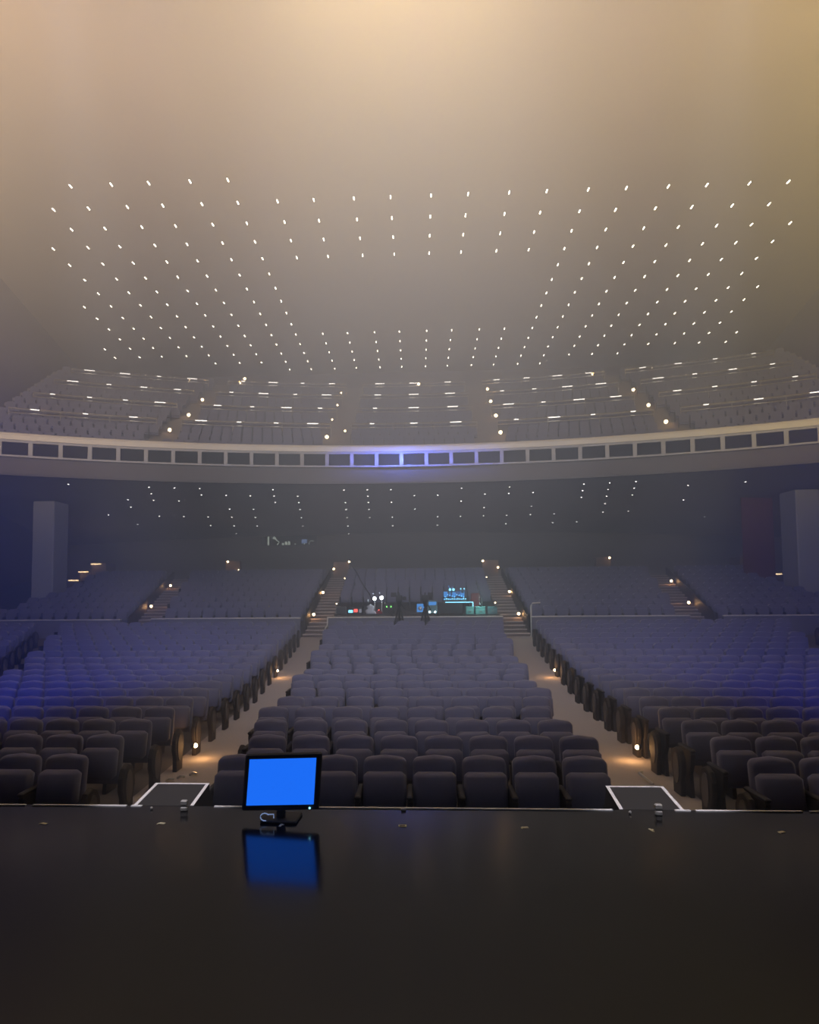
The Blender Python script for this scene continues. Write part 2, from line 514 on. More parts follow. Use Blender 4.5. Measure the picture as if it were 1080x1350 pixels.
for k, y in enumerate(ROW_Y):                       # outer front blocks beyond the second aisles
    x = lane_outer(y) + .85
    while x < 15.4 and y > 19:
        far_seat(-x, y, floor_z(y)); far_seat(x, y, floor_z(y)); x += .51
for k in range(9):                                  # raked blocks behind the low walls
    y = 25.95 + 1.0 * k
    z = ramp_z(y) + .06
    ie = 3.35 + 0.038 * (y - 25)
    if y > 28.2:
        n = round(2 * (ie - .15) / .51)
        for i in range(n):
            far_seat(-ie + .15 + (i + .5) * (2 * ie - .3) / n, y, z)
    o0 = ie + 1.05; o1 = 10.2 + 0.205 * (y - 25.5); o2 = o1 + 1.25
    for sg in (-1, 1):
        x = o0 + .3
        while x < o1 - .2:
            far_seat(sg * x, y, z); x += .51
        x = o2 + .3
        while x < min(17.0, wall_x(y) - 1):
            if not (29 < y < 32 and x > 16.5):
                far_seat(sg * x, y, z)
            x += .51
for k, R0 in enumerate(ROWS_B[:14]):                # balcony
    R = R0 + .35
    am = a_max(R) - .012
    N = int(2 * am * R / .52)
    for i in range(N):
        a = -am + (i + .5) * 2 * am / N
        x, y = arc(R, a)
        ax = abs(x)
        if 3.35 < ax < 4.98 or 12.15 < ax < 13.4:
            continue
        far_seat(x, y, bal_z(R0 + .1) + .0, -a)
so = sb.obj('theatre_seats', [M['fabric'], M['cushion'], M['arm']])
so['kind'] = 'stuff'
so['label'] = 'remaining rows of blue-grey theatre seats in the rear stalls and balcony'
so['category'] = 'seats'

# row-end panels along the aisles
def panel_poly(h, d):
    p = [(-d * .35, 0), (d * .35, 0)]
    for i in range(9):
        g = -0.25 * math.pi + i / 8 * 1.5 * math.pi
        p.append((d * .5 * math.cos(g) * 1.05, h * .62 + h * .38 * math.sin(g)))
    return p
ME_END = MB().prism(panel_poly(.60, .34), 'x', -.03, .03, ch=.012).mesh('row_end_panel', M['endpanel'])
ME_INL = MB().prism([(0.09 * math.cos(g * math.pi / 8), .34 + .19 * math.sin(g * math.pi / 8)) for g in range(16)], 'x', -.006, .006).mesh('lit_oval', M['lit_oval'])  # paler oval puts the step lights' gleam on the panel into its colour
def end_panel(x, y, sgn, lab, grp, inl=True):
    o = link('row_end_panel', ME_END, None, (x, y, floor_z(y)))
    tag(o, lab, 'row end panel', grp)
    if inl:
        link('lit_oval', ME_INL, o, (sgn * .034, 0, 0))
for k, y in enumerate(ROW_Y):
    for sn, sg in (('left', -1), ('right', 1)):
        x = 3.45 + 0.05 * (y - 10)
        end_panel(sg * x, y - .02, -sg, 'dark row end panel of %s block, %s row, facing the %s aisle' % (sn, ordw(k + 1), sn), 'row end panels of the %s block' % sn)
        if k in (0, 1, 2):
            hw = 2.05 + 0.06 * (y - 6.7)
            end_panel(sg * (hw + .05), y - .02, sg, 'dark row end panel of centre block, %s row, beside the %s aisle' % (ordw(k + 1), sn), 'row end panels of the centre block')
        if k >= 12:
            end_panel(sg * (lane_outer(y) + .5), y - .02, -sg, 'dark row end panel at the outer %s aisle, %s row from stage' % (sn, ordw(k + 1)), 'row end panels of the outer %s block' % sn)

# ----------------------------------------------------------------- low walls of the raked blocks
def low_wall(label, x0, x1, y, z0, z1, rail=True):
    t = thing('low_wall', label, 'low wall', ((x0 + x1) / 2, y, z0), group='low walls with rails')
    h = (x1 - x0) / 2
    MB().box(-h, h, -.06, .06, -.05, z1 - z0 - .05).obj('wall_panel', M['lowwall'], t)
    b = MB(); b.box(-h, h, -.075, .075, z1 - z0 - .05, z1 - z0, ch=.012)
    b.obj('top_rail', M['rail'] if rail else M['lowwall'], t)
low_wall('low wall with pale top rail in front of the sound desk', -3.32, 3.32, 25.0, 0.0, .78)
low_wall('low wall with pale top rail, rear block left of sound desk', -10.25, -4.4, 25.0, 0.0, .77)
low_wall('low wall with pale top rail, rear block right of sound desk', 4.4, 10.25, 25.0, 0.0, .77)
low_wall('low wall with pale top rail at the far left rear block', -17.5, -11.45, 25.0, 0.0, .74)
low_wall('low wall with pale top rail at the far right rear block', 11.45, 17.5, 25.0, 0.0, .76)
for lab, x0, x1 in (('centre rear block', -3.6, 3.6), ('rear block left of centre stairs', -12.0, -4.75), ('rear block right of centre stairs', 4.75, 12.0),
                    ('far left rear block', -17.4, -13.5), ('far right rear block', 13.5, 17.4)):
    low_wall('plain blue-grey parapet behind the last row, %s' % lab, x0, x1, 34.75, 2.15, 2.92, False)

# ----------------------------------------------------------------- aisle stairs
def stairs(label, fi, fo, n=20):
    """fi / fo: inner and outer edge of the stair as functions of y (signed x)."""
    t = thing('aisle_stairs', label, 'stairs', (0, 25, 0), group='aisle stairs')
    for k in range(n):
        b = MB(); e = MB()
        y0 = .55 * k; y1 = y0 + .55
        for bld, ya, yb, z0, z1 in ((b, y0, y1, max(0, .124 * k - .1), .124 * (k + 1)), (e, y0 - .012, y0 + .06, .124 * (k + 1) - .035, .124 * (k + 1) + .006)):
            xs = [fi(25 + ya), fo(25 + ya), fo(25 + yb), fi(25 + yb)]
            bld.add([(xs[0], ya, z0), (xs[1], ya, z0), (xs[2], yb, z0), (xs[3], yb, z0), (xs[0], ya, z1), (xs[1], ya, z1), (xs[2], yb, z1), (xs[3], yb, z1)],
                    [(0, 3, 2, 1), (4, 5, 6, 7), (0, 1, 5, 4), (1, 2, 6, 5), (2, 3, 7, 6), (3, 0, 4, 7)])
        st = b.obj('step', M['stepc'], t)
        e.obj('nosing', M['nosing'], st)
    for nm, fx in (('inner', fi), ('outer', fo)):
        s = MB()
        xa, xb = fx(25.5), fx(36)
        vs = []
        for dx in (-.03, .03):
            vs += [(xa + dx, .5, .0), (xb + dx, 11, 2.3), (xb + dx, 11, 2.95), (xa + dx, .5, .78)]
        s.add(vs, [(0, 1, 2, 3), (4, 7, 6, 5), (0, 4, 5, 1), (1, 5, 6, 2), (2, 6, 7, 3), (3, 7, 4, 0)])
        if nm == 'outer':
            s.obj('side_panel', M['endpanel'], t)
for sn, sg in (('left', -1), ('right', 1)):
    stairs('carpeted aisle stairs with pale nosings, just %s of the sound desk' % sn, lambda y, s=sg: s * (3.36 + .036 * (y - 25)), lambda y, s=sg: s * (4.32 + .036 * (y - 25)))
    stairs('darker outer aisle stairs with pale nosings towards the %s side wall' % sn, lambda y, s=sg: s * (10.3 + .205 * (y - 25.5)), lambda y, s=sg: s * (11.4 + .205 * (y - 25.5)))
    # half-height boxes at the head of the stairs
    for x, z1, w_, lb in ((4.21, 3.45, .46, 'head of the centre %s stairs' % sn), (10.46, 3.55, .42, 'rear %s cross aisle behind the seats' % sn)):
        b = MB(); b.box(sg * x - w_, sg * x + w_, 36.85, 37.25, 2.44, z1, ch=.02)
        tag(b.obj('half_wall', M['stepc']), 'brown half-height wall block with small lights at the %s' % lb, 'half wall', 'half walls at the stair heads')

# steps down to the side with warm lights
for sn, sg in (('left', -1), ('right', 1)):
    t = thing('side_steps', 'low side steps with warm glowing risers by the %s wall' % sn, 'steps', (sg * 18.6, 36.4, 2.44), group='side steps')
    for x0, x1, z in ((-.95, -.1, 1.05), (-.1, .6, .6), (.6, 1.3, .12)):
        xa, xb = sorted((sg * x0, sg * x1))
        MB().box(xa, xb, 0, 1.2, 0, z, ch=.01).obj('step', M['stepc'], t)

# ----------------------------------------------------------------- ceiling downlights
def dl_builder(w, l, hz):
    b = MB()
    def cap(s, zz):
        out = []
        for i in range(16):
            g = 2 * math.pi * i / 16
            y = (l / 2 - w / 2) * (1 if math.sin(g) >= 0 else -1) + (w / 2 + s) * math.sin(g)
            out.append(((w / 2 + s) * math.cos(g), y))
        return out
    b.prism(cap(.03, 0), 'z', -.03, 0.0, 0)
    b.prism(cap(0, 0), 'z', -.03 - hz, -.03, 1, ch=hz * .4)
    return b
ME_DL = dl_builder(.05, .24, .025).mesh('ceiling_downlight', [M['rim'], M['lens']])
colX = sorted([s * (.85 + 3.255 * k) for k in range(7) for s in (-1, 1)] + [s * (2.40 + 3.255 * k) for k in range(6) for s in (-1, 1)])
lim = {-1: (-15.4, -6.0), 0: (-15.5, 15.5), 1: (-15.5, 15.5), 2: (-17.2, 17.4), 3: (-17.2, 17.4), 4: (-17.2, 17.4), 5: (-17.2, 17.4), 6: (-18.8, 19),
       7: (-18.8, 19), 8: (-18.8, 19), 9: (-18.8, 19), 10: (-20.6, 20.6), 11: (-20.6, 20.6), 12: (-14, 14.2), 13: (-9.3, 10.4)}
for r in range(-1, 14):
    y = 26.48 + 1.478 * r
    n = 0
    for x in colX:
        lo, hi = lim[r]
        if not lo <= x <= hi:
            continue
        if 4 <= r <= 8 and abs(x) < 6.8:
            continue
        n += 1
        o = link('ceiling_downlight', ME_DL, None, (x, y, ceil_z(y) - .0))
        tag(o, 'small bright slot downlight in the main ceiling, %s row from the front, %s from left' % (ordw(r + 2), ordw(n)), 'downlight', 'main ceiling downlights')
# pinpoint lights under the balcony, on an arc grid
ME_SL = MB().tube([(0, 0, 0), (0, 0, -.02)], .075, 10, 0).tube([(0, 0, -.02), (0, 0, -.035)], .03, 10, 1).mesh('soffit_downlight', [M['rim'], M['lens_s']])
SROW = [40.1, 41.2, 42.35, 43.6, 45.1, 47.0, 49.2, 51.5]
SGRID = {0: [-14, -13, -12, -10, -8, -7, -6, -5, -4, -3, -1, 5, 7, 9, 10, 11, 12], 1: [-14, -11, -10, -9, -6, -3, -2, -1, 2, 4, 7, 8, 9],
         2: [-11, -9, -8, -7, -6, -5, -2, 0, 1, 3, 4, 5, 7, 8, 9, 11, 13], 3: [-12, -11, -10, -6, -5, -3, -2, -1, 2, 7, 8, 9],
         4: [-12, -8, -7, -5, -3, -2, 0, 3, 5, 8, 11], 5: [-13, -11, -10, -9, -8, -7, -5, -3, -2, -1, 1, 2, 3, 4, 5, 6, 8, 9],
         6: [-12, -9, -8, -7, -5, -3, -1, 1, 4, 6, 7, 12], 7: [-8, -3, 3]}
for r, cols in SGRID.items():
    for n, c in enumerate(cols):
        x, y = arc(SROW[r] + (.12 if r == 0 else 0), c * .02745)
        o = link('soffit_downlight', ME_SL, None, (x, y, soffit_z(SROW[r]) - .002))
        tag(o, 'pinpoint light in the balcony underside, %s arc from the front, %s from left' % (ordw(r + 1), ordw(n + 1)), 'downlight', 'pinpoint lights under the balcony')

# ----------------------------------------------------------------- lamps
def lamp(name, kind, loc, power, col, aim=None, ang=60, blend=1.0, rad=.3):
    l = bpy.data.lights.new(name, kind)
    l.energy = power; l.color = col
    l.shadow_soft_size = rad
    if kind == 'SPOT':
        l.spot_size = math.radians(ang); l.spot_blend = blend
    o = bpy.data.objects.new(name, l)
    COL.objects.link(o)
    o.location = loc
    if aim:
        o.rotation_euler = (Vector(aim) - Vector(loc)).to_track_quat('-Z', 'Y').to_euler()
    return o

def step_light(label, p, grp, power=1.2, face=(0, -1), size=.075, off=.10):
    """small round aisle light: dark housing, glowing lens, and its real light in front of it."""
    t = thing('step_light', label, 'step light', p, (0, 0, math.atan2(face[0], -face[1])), grp)
    MB().tube([(0, .05, 0), (0, -.0, 0)], size * 1.25, 12).obj('housing', M['dark'], t)
    MB().ball((0, -.01, 0), size, 12, 6).obj('lens', M['glow'], t)
    if power:
        l = lamp('step_light_lamp', 'POINT', (p[0] + face[0] * off, p[1] + face[1] * off, p[2] - .02), power, (1.0, .50, .17), rad=.05)
    return t
# on the end panels along the two centre aisles
for sn, sg in (('left', -1), ('right', 1)):
    for y, nm in ((10.15, 'near the stage'), (17.9, 'halfway up the aisle')):
        x = 3.45 + .05 * (y - 10)
        step_light('glowing aisle light at the foot of the %s block, %s' % (sn, nm), (sg * (x - .07), y, floor_z(y) + .22), 'aisle lights', 4.5, (-sg, 0), .036, .12)
stl = [((-4.24, 27.2, .80), 'centre left stairs, lowest'), ((-4.44, 31.26, 1.71), 'centre left stairs, halfway'), ((-3.52, 29.15, 1.2), 'inner side of the centre left stairs, low'), ((-3.76, 34.6, 2.45), 'inner side of the centre left stairs, high'),
       ((4.24, 27.14, .78), 'centre right stairs, lowest'), ((4.44, 31.12, 1.68), 'centre right stairs, halfway'), ((3.52, 29.08, 1.2), 'inner side of the centre right stairs, low'), ((3.73, 34.47, 2.44), 'inner side of the centre right stairs, high'),
       ((-11.92, 29.0, 1.15), 'outer left stairs, lower'), ((-12.62, 33.1, 2.12), 'outer left stairs, upper'), ((11.88, 29.1, 1.15), 'outer right stairs, lower'), ((12.71, 33.15, 2.14), 'outer right stairs, upper')]
for p, nm in stl:
    inner = 'inner' in nm
    step_light('warm step light on the %s' % nm, p, 'stair lights', 0 if inner else 5.0, (0, -1), .035 if inner else .065, .14)
for p, nm in (((-4.63, 36.8, 3.03), 'outer left corner of the half wall by centre left stairs'), ((-3.75, 36.8, 3.42), 'upper right corner of the half wall by centre left stairs'),
              ((4.62, 36.8, 3.03), 'outer right corner of the half wall by centre right stairs'), ((3.78, 36.8, 3.40), 'upper left corner of the half wall by centre right stairs'),
              ((-10.72, 36.8, 3.50), 'top of the half wall at the rear left'), ((-10.1, 36.8, 3.04), 'lower corner of the half wall at the rear left'), ((10.78, 36.8, 3.50), 'top of the half wall at the rear right')):
    step_light('small light at the %s' % nm, p, 'half wall lights', 2.0, (0, -1), .065 if 'lower' not in nm else .035, .15)
for sn, sg in (('left', -1), ('right', 1)):
    for x, z, nm in ((18.25, 3.42, 'top'), (18.98, 2.98, 'middle'), (19.55, 2.50, 'lowest')):
        t = thing('step_light', 'wide warm riser light on the %s side steps by the %s wall' % (nm, sn), 'step light', (sg * x, 36.38, z), group='side step lights')
        MB().box(-.30, .30, 0, .03, -.03, .04, ch=.01).obj('lens', M['riser'], t)
        lamp('step_light_lamp', 'POINT', (sg * x, 36.15, z), 3.0, (1, .62, .28), rad=.05)
bal = [((-12.85, 33.33, 10.32), 'left aisle, lowest'), ((-12.81, 36.03, 11.86), 'left aisle, second'), ((-13.04, 39.04, 13.64), 'left aisle, third'), ((-14.6, 41.1, 15.65), 'far left section near the top'), ((-11.44, 41.8, 15.55), 'inner left section near the top, lower one'), ((-11.44, 42.9, 16.2), 'inner left section near the top, upper one'),
       ((-4.69, 34.56, 10.08), 'centre left aisle, lowest'), ((-3.82, 35.6, 10.65), 'centre left aisle at the centre seats'), ((-4.78, 37.43, 11.8), 'centre left aisle, third'), ((-4.8, 40.21, 13.46), 'centre left aisle, fourth'), ((-4.87, 42.89, 15.07), 'centre left aisle, topmost'),
       ((4.63, 34.73, 10.18), 'centre right aisle, lowest'), ((4.75, 37.49, 11.84), 'centre right aisle, second'), ((4.79, 40.29, 13.51), 'centre right aisle, third'), ((4.91, 42.97, 15.12), 'centre right aisle, topmost'), ((.32, 42.6, 15.45), 'middle of the centre section near the top'),
       ((12.7, 33.1, 10.16), 'right aisle, lowest'), ((12.88, 35.95, 11.83), 'right aisle, second'), ((13.1, 38.99, 13.63), 'right aisle, third'), ((11.48, 41.8, 15.55), 'inner right section near the top'), ((15.0, 41.1, 15.7), 'far right section near the top'),
       ((-19.2, 32.48, 11.2), 'far left end of the lowest tier'), ((-19.8, 38.49, 14.63), 'far left end of the third tier'), ((19.3, 32.47, 11.21), 'far right end of the lowest tier'), ((19.9, 38.6, 14.75), 'far right end of the third tier')]
for p, nm in bal:
    big = 'left aisle, lowest' in nm or 'right aisle' in nm or nm.startswith('left') or 'middle' in nm or 'upper one' in nm
    step_light('warm step light in the balcony, %s' % nm, p, 'balcony step lights', 4.0 if big else 1.5, (0, -1), .10 if big else .06, .2)

# ----------------------------------------------------------------- stage items
mon = thing('stage_monitor', 'black flat-screen monitor with plain blue screen on the stage edge', 'monitor', (-.965, 5.02, 0), (0, 0, math.radians(-3)))
tb = math.radians(-6)
def tilt(b, a=tb, z0=.10, r=math.radians(2.4)):
    out = []
    for x, y, z in b.v:
        dz = z - z0
        y2, z2 = y * math.cos(a) - dz * math.sin(a), y * math.sin(a) + dz * math.cos(a)
        x3, z3 = x * math.cos(-r) - z2 * math.sin(-r), -(x * math.sin(-r)) + z2 * math.cos(-r)
        out.append((x3, y2, z3 + z0))
    b.v = out
    return b
tilt(MB().box(-.30, .30, 0, .05, .085, .505, ch=.012)).obj('bezel', M['black'], mon)
sx = tilt(MB().box(-.262, .262, -.003, .001, .125, .465)).obj('screen', M['screen'], mon)
MB().tube([(0, .04, .02), (0, .05, .12)], .035, 10).obj('neck', M['black'], mon)
MB().box(-.14, .14, -.05, .17, 0, .022, ch=.008).obj('base', M['black'], mon)
MB().ball((.235, -.012, .112), .008, 8, 4).obj('power_light', M['cyan'], mon)
b = MB()
b.tube([(-.10 + .035 * math.cos(g * .55), -.05, .05 + .028 * math.sin(g * .55)) for g in range(1, 10)], .004, 6)
b.tube([(-.075, -.055, .072), (-.03, -.055, .074), (-.03, -.055, .045)], .004, 6)
o = b.obj('cable_glint', M['boothblue'], mon)  # emission stands in for bluish glints on the cable

for n, (x, y) in enumerate(((-2.75, 4.93), (-1.85, 4.96), (-.94, 4.95), (-.03, 4.96), (.87, 4.95), (1.77, 4.92), (2.68, 4.91))):
    b = MB()
    if n == 3:
        b.box(-.03, .03, -.02, -.012, 0, .003); b.box(-.03, .03, .012, .02, 0, .003); b.box(-.03, -.02, -.012, .012, 0, .003); b.box(.02, .03, -.012, .012, 0, .003)
    elif n % 3 == 2:
        b.box(-.008, .008, -.03, .03, 0, .003); b.box(.008, .022, .0, .016, 0, .003)
    else:
        b.box(-.024, .024, -.012, .014, 0, .003); b.box(-.032, -.024, -.024, .002, 0, .003)
    where = ['leftmost of the row', 'in front of the left steps', 'below the blue monitor', 'at the centre of the stage', 'right of the stage centre', 'in front of the right steps', 'rightmost of the row'][n]
    o = b.obj('tape_mark', M['mark'], None, (x, y, 0), (0, 0, .5 * (n - 3) * .2))
    tag(o, 'small yellowish tape mark on the black stage floor, %s' % where, 'tape mark', 'stage tape marks')
b = MB(); b.box(-.02, .02, -.012, .012, 0, .02, ch=.004)
tag(b.obj('edge_marker', M['white'], None, (-.03, 5.30, 0)), 'tiny white marker block on the stage edge at the centre', 'marker')

for sn, sg in (('left', -1), ('right', 1)):
    # portable steps hooked on the stage edge; the top tread is level with the stage
    cx = -2.0 if sg < 0 else 1.93
    sh = .065 * sg                                   # the unit splays outward
    t = thing('stage_steps', 'black portable steps with white tape edging off the stage, %s unit' % sn, 'steps', (cx, 5.37, -.85), group='portable stage steps')
    b = MB()
    def skew(bb):
        bb.v = [(x + sh * y / .6, y, z) for x, y, z in bb.v]
        return bb
    b.box(-.25, .25, .0, .62, .79, .85)
    skew(b).obj('top_tread', M['stageface'], t)
    for q in range(3):
        bb = MB().box(-.25, .25, .62 + .15 * q, .77 + .15 * q, .62 - .2 * q - .05, .64 - .2 * q)
        skew(bb).obj('tread', M['stageface'], t)
    for x0 in (-.25, .22):
        bb = MB()
        bb.prism([(.02, 0), (1.06, 0), (1.06, .2), (.62, .79), (.02, .79)], 'x', x0, x0 + .03)
        skew(bb).obj('side_board', M['stageface'], t)
    bb = MB()
    bb.box(-.25, -.222, .0, .62, .85, .854); bb.box(.222, .25, .0, .62, .85, .854); bb.box(-.222, .222, .592, .62, .85, .854)
    skew(bb).obj('tape_edging', M['white'], t)
    # small two-lobed fitting by the steps
    x = -1.785 if sg < 0 else 1.94
    b = MB(); b.box(-.028, .028, -.02, .02, 0, .035, ch=.008); b.box(-.028, .028, -.02, .02, .045, .085, ch=.008); b.box(-.02, .02, -.012, .012, .03, .05)
    tag(b.obj('step_latch', M['grey'], None, (x, 5.25, 0)), 'small grey two-lobed fitting on stage beside the %s steps' % sn, 'fitting', 'fittings by the steps')
    b = MB(); b.ball((0, 0, .012), .012, 8, 5)
    tag(b.obj('floor_stud', M['grey'], None, (-2.06 if sg < 0 else 1.73, 5.27, 0)), 'tiny shiny stud on the stage floor at the %s steps' % sn, 'stud', 'studs by the steps')
for n, (x, y) in enumerate(((-3.10, 9.25), (-3.22, 9.1), (-3.32, 8.95))):
    b = MB(); b.tube([(-.05, 0, .02), (.0, 0, .05), (.05, .02, .035)], .018, 6)
    tag(b.obj('hook', M['silver'], None, (x, y, floor_z(y))), 'small shiny hook on the left aisle floor, %s of three' % ('farthest', 'middle', 'nearest')[n], 'hook', 'hooks on the left aisle')
b = MB(); b.tube([(0, 0, .02), (-.10, .25, .10)], .018, 6); b.tube([(-.10, .25, .10), (-.05, .25, .12)], .015, 6)
tag(b.obj('white_stick', M['white'], None, (3.18, 8.95, floor_z(9))), 'short white slanted stick on the right aisle floor behind the steps', 'stick')

# ----------------------------------------------------------------- sound desk in the centre rear block
DZ = .22                                             # platform level of the desk
b = MB(); b.box(-3.3, 3.3, 25.15, 28.1, 0.0, DZ)
struct(b.obj('floor_desk_platform', M['stepc']))
def table(label, x0, x1, y0, y1, h, m='black'):
    t = thing('desk_table', label, 'table', ((x0 + x1) / 2, (y0 + y1) / 2, DZ), group='tables of the sound desk')
    a, c = (x1 - x0) / 2, (y1 - y0) / 2
    MB().box(-a, a, -c, c, h - .04, h, ch=.008).obj('table_top', M[m], t)
    for sx_ in (-1, 1):
        for sy in (-1, 1):
            MB().tube([(sx_ * (a - .05), sy * (c - .05), 0), (sx_ * (a - .05), sy * (c - .05), h - .04)], .02, 6).obj('leg', M['dark'], t)
    return t
table('long black table at the left of the sound desk', -3.3, -.9, 26.3, 27.1, .62, 'dark')
table('white-edged black table under the blue mixing console', .9, 2.34, 26.6, 27.4, 1.08)
table('low dark table holding the pale cases', 1.9, 3.28, 25.5, 26.3, .60, 'dark')
table('narrow table behind the video cameras', -.8, .86, 26.3, 27.0, .62, 'dark')
ztab = DZ + .62
# table skirt and lit edge
tb_ = thing('table_skirt', 'black skirt with bright cyan top edge hanging before the mixing console', 'table skirt', (1.6, 26.52, .84))
MB().box(-.72, .30, -.015, .015, 0, .40).obj('cloth', M['black'], tb_)
MB().box(-.38, .74, -.02, .02, .42, .455).obj('light_edge', M['cyan'], tb_)
MB().box(.71, .745, -.02, .02, .0, .42).obj('light_edge', M['cyan'], tb_)
con = thing('mixing_console', 'large mixing console glowing blue on the sound desk', 'mixing console', (1.62, 26.95, DZ + 1.08))
MB().prism([(-.32, 0), (.32, 0), (.32, .20), (-.32, .06)], 'x', -.48, .48, ch=.01).obj('body', M['dark'], con)
MB().box(-.46, .46, .30, .36, .16, .44, ch=.01).obj('meter_bridge', M['dark'], con)
for q in range(5):
    x = -.43 + .175 * q
    MB().box(x, x + .155, .292, .299, .19 + .02 * (q % 2), .41 - .03 * ((q * 2) % 3)).obj('screen', M['cyandim'] if q % 2 == 0 else M['screen_dim'], con)
for i in range(12):
    x = -.42 + .077 * i
    MB().box(x - .018, x + .018, -.25, -.20 + .03 * (i % 4), .085, .115 + .015 * ((i * 5) % 3)).obj('fader', M['cyan' if i % 3 else 'bluelamp'], con)
for i in range(9):
    x = -.38 + .095 * i
    MB().ball((x, .10, .19 + .03 * ((i * 3) % 4)), .02, 6, 4).obj('button_light', M['bluelamp'], con)
for x, h in ((1.44, 1.95), (1.58, 1.90), (1.88, 1.62), (2.02, 1.62)):
    z0 = DZ + 1.08 + .2
    nm = {1.44: 'leftmost', 1.58: 'second from left', 1.88: 'second from right', 2.02: 'rightmost'}[x]
    t = thing('gooseneck_lamp', 'gooseneck lamp over the blue mixing console, %s of four' % nm, 'lamp', (x, 27.05, z0), group='console gooseneck lamps')
    MB().tube([(0, 0, 0), (0, 0, .25), (-.02, -.02, h - z0 - .1), (-.06, -.05, h - z0)], .012, 6).obj('neck', M['cyandim'], t)
    MB().ball((0, -.06, 1.79 - z0 if h > 1.8 else 1.82 - z0), .055 if h > 1.8 else .03, 8, 5).obj('bulb', M['cyan'], t)
# two bright work lamps and their pole
for x, z, nm in ((-1.65, 1.45, 'left'), (-1.36, 1.48, 'right')):
    t = thing('work_lamp', 'very bright white work lamp at the left sound desk, %s of the pair' % nm, 'lamp', (x, 26.6, ztab), group='bright work lamps')
    MB().tube([(0, .03, 0), (0, .03, z - ztab)], .018, 8).obj('pole', M['silver'], t)
    MB().ball((0, -.02, z - ztab), .075, 12, 8).obj('bulb', M['whitelamp'], t)
    MB().tube([(0, .01, z - ztab), (0, .10, z - ztab + .03)], [.10, .05], 10).obj('lamp_shade', M['dark'], t)
    MB().ball((-.07, 0, z - ztab + .20), .035, 8, 5).obj('indicator', M['cloth'], t)
lamp('desk_lamp_glow', 'POINT', (-1.5, 26.35, 1.5), 6.0, (.8, .9, 1.0), rad=.08)
t = thing('task_light', 'small upright white light left of the bright work lamps', 'lamp', (-1.92, 26.6, ztab))
MB().tube([(0, 0, 0), (0, 0, .5)], .012, 6).obj('pole', M['dark'], t)
MB().ball((0, 0, .54), .035, 8, 6, sz=1.8).obj('bulb', M['cloth'], t)
t = thing('flight_case', 'grey flight case with metal edges at the left end of sound desk', 'case', (-2.99, 26.5, ztab))
MB().box(-.20, .20, -.18, .18, .02, .28).obj('body', M['dark'], t)
for x in (-.21, .19):
    MB().box(x, x + .02, -.2, .2, 0, .30).obj('metal_edge', M['grey'], t)
MB().box(-.21, .21, -.2, .2, .28, .30).obj('metal_edge', M['grey'], t)
t = thing('equipment_rack', 'black equipment rack with blue, red and white lights', 'rack', (-2.42, 26.5, ztab))
MB().box(-.30, .30, -.2, .2, 0, .30, ch=.01).obj('body', M['black'], t)
MB().box(-.27, -.09, -.212, -.2, .05, .16).obj('blue_light', M['cyan'], t)
MB().box(-.05, .10, -.212, -.2, .07, .20).obj('red_light', M['redled'], t)
MB().box(.16, .27, -.212, -.2, .05, .2).obj('white_light', M['cloth'], t)
MB().tube([(-.3, 0, .3), (-.3, 0, .62)], .012, 6).obj('antenna', M['dark'], t)
# pale cloth
b = MB()
prof = [(0, .24), (.05, .21), (.14, .19), (.22, .13), (.3, .15), (.36, .06), (.40, .01)]
b.tube([(0, 0, z) for z, r in prof], [r for z, r in prof], 10)
b.v = [(x * (1 + .25 * math.sin(3 * z * 9 + x * 7)), y * .6, z) for x, y, z in b.v]
tag(b.obj('draped_cloth', M['cloth'], None, (-1.8, 26.38, ztab), smooth=True), 'pale bluish crumpled cloth heap at the left sound desk', 'cloth')
t = thing('desk_phone', 'small dark red round device beside the pale cloth', 'device', (-1.46, 26.4, ztab))
MB().tube([(0, 0, 0), (0, 0, .07), (0, 0, .16)], [.14, .13, .05], 12).obj('body', M['redcase'], t)
MB().ball((0, -.06, .15), .03, 8, 5).obj('red_light', M['redled'], t)
t = thing('signal_box', 'black box with two green lights left of the cameras', 'box', (-1.06, 26.6, ztab))
MB().box(-.21, .21, -.15, .15, 0, .42, ch=.02).obj('body', M['black'], t)
for x in (-.09, .08):
    MB().ball((x, -.155, .28), .03, 8, 5).obj('green_light', M['green'], t)
t = thing('laptop', 'open laptop with bright blue screen between the cameras', 'laptop', (.22, 26.5, ztab))
MB().box(-.17, .17, -.12, .12, 0, .02).obj('keyboard', M['dark'], t)
MB().box(-.17, .17, .10, .12, .02, .40).obj('lid', M['dark'], t)
MB().box(-.15, .15, .094, .10, .05, .38).obj('screen', M['cyandim'], t)
MB().ball((-.02, .05, .20), .09, 8, 5).obj('web_light', M['cloth'], t)
t = thing('control_panel', 'pale cyan control panel box with two bright lights', 'control panel', (.70, 26.5, ztab))
MB().prism([(-.12, 0), (.12, 0), (.12, .52), (.04, .52)], 'x', -.2, .2, ch=.01).obj('body', M['tealdim'], t)
MB().box(-.15, .15, -.02, -.01, .28, .46).obj('screen', M['cyandim'], t)
for x in (-.12, .10):
    MB().ball((x, -.14, .06), .035, 8, 5).obj('light', M['whitelamp'], t)
t = thing('office_chair', 'dark red chair back behind the right end of the mixing console', 'chair', (2.55, 27.75, DZ))
MB().box(-.2, .2, .12, .2, .80, 1.42, ch=.05).obj('backrest', M['redcase'], t)
MB().box(-.22, .22, -.25, .2, .62, .72, ch=.03).obj('seat', M['redcase'], t)
MB().tube([(0, 0, 0), (0, 0, .62)], .03, 8).obj('post', M['dark'], t)
MB().tube([(0, 0, 0), (0, 0, .05)], [.26, .1], 10).obj('base', M['dark'], t)
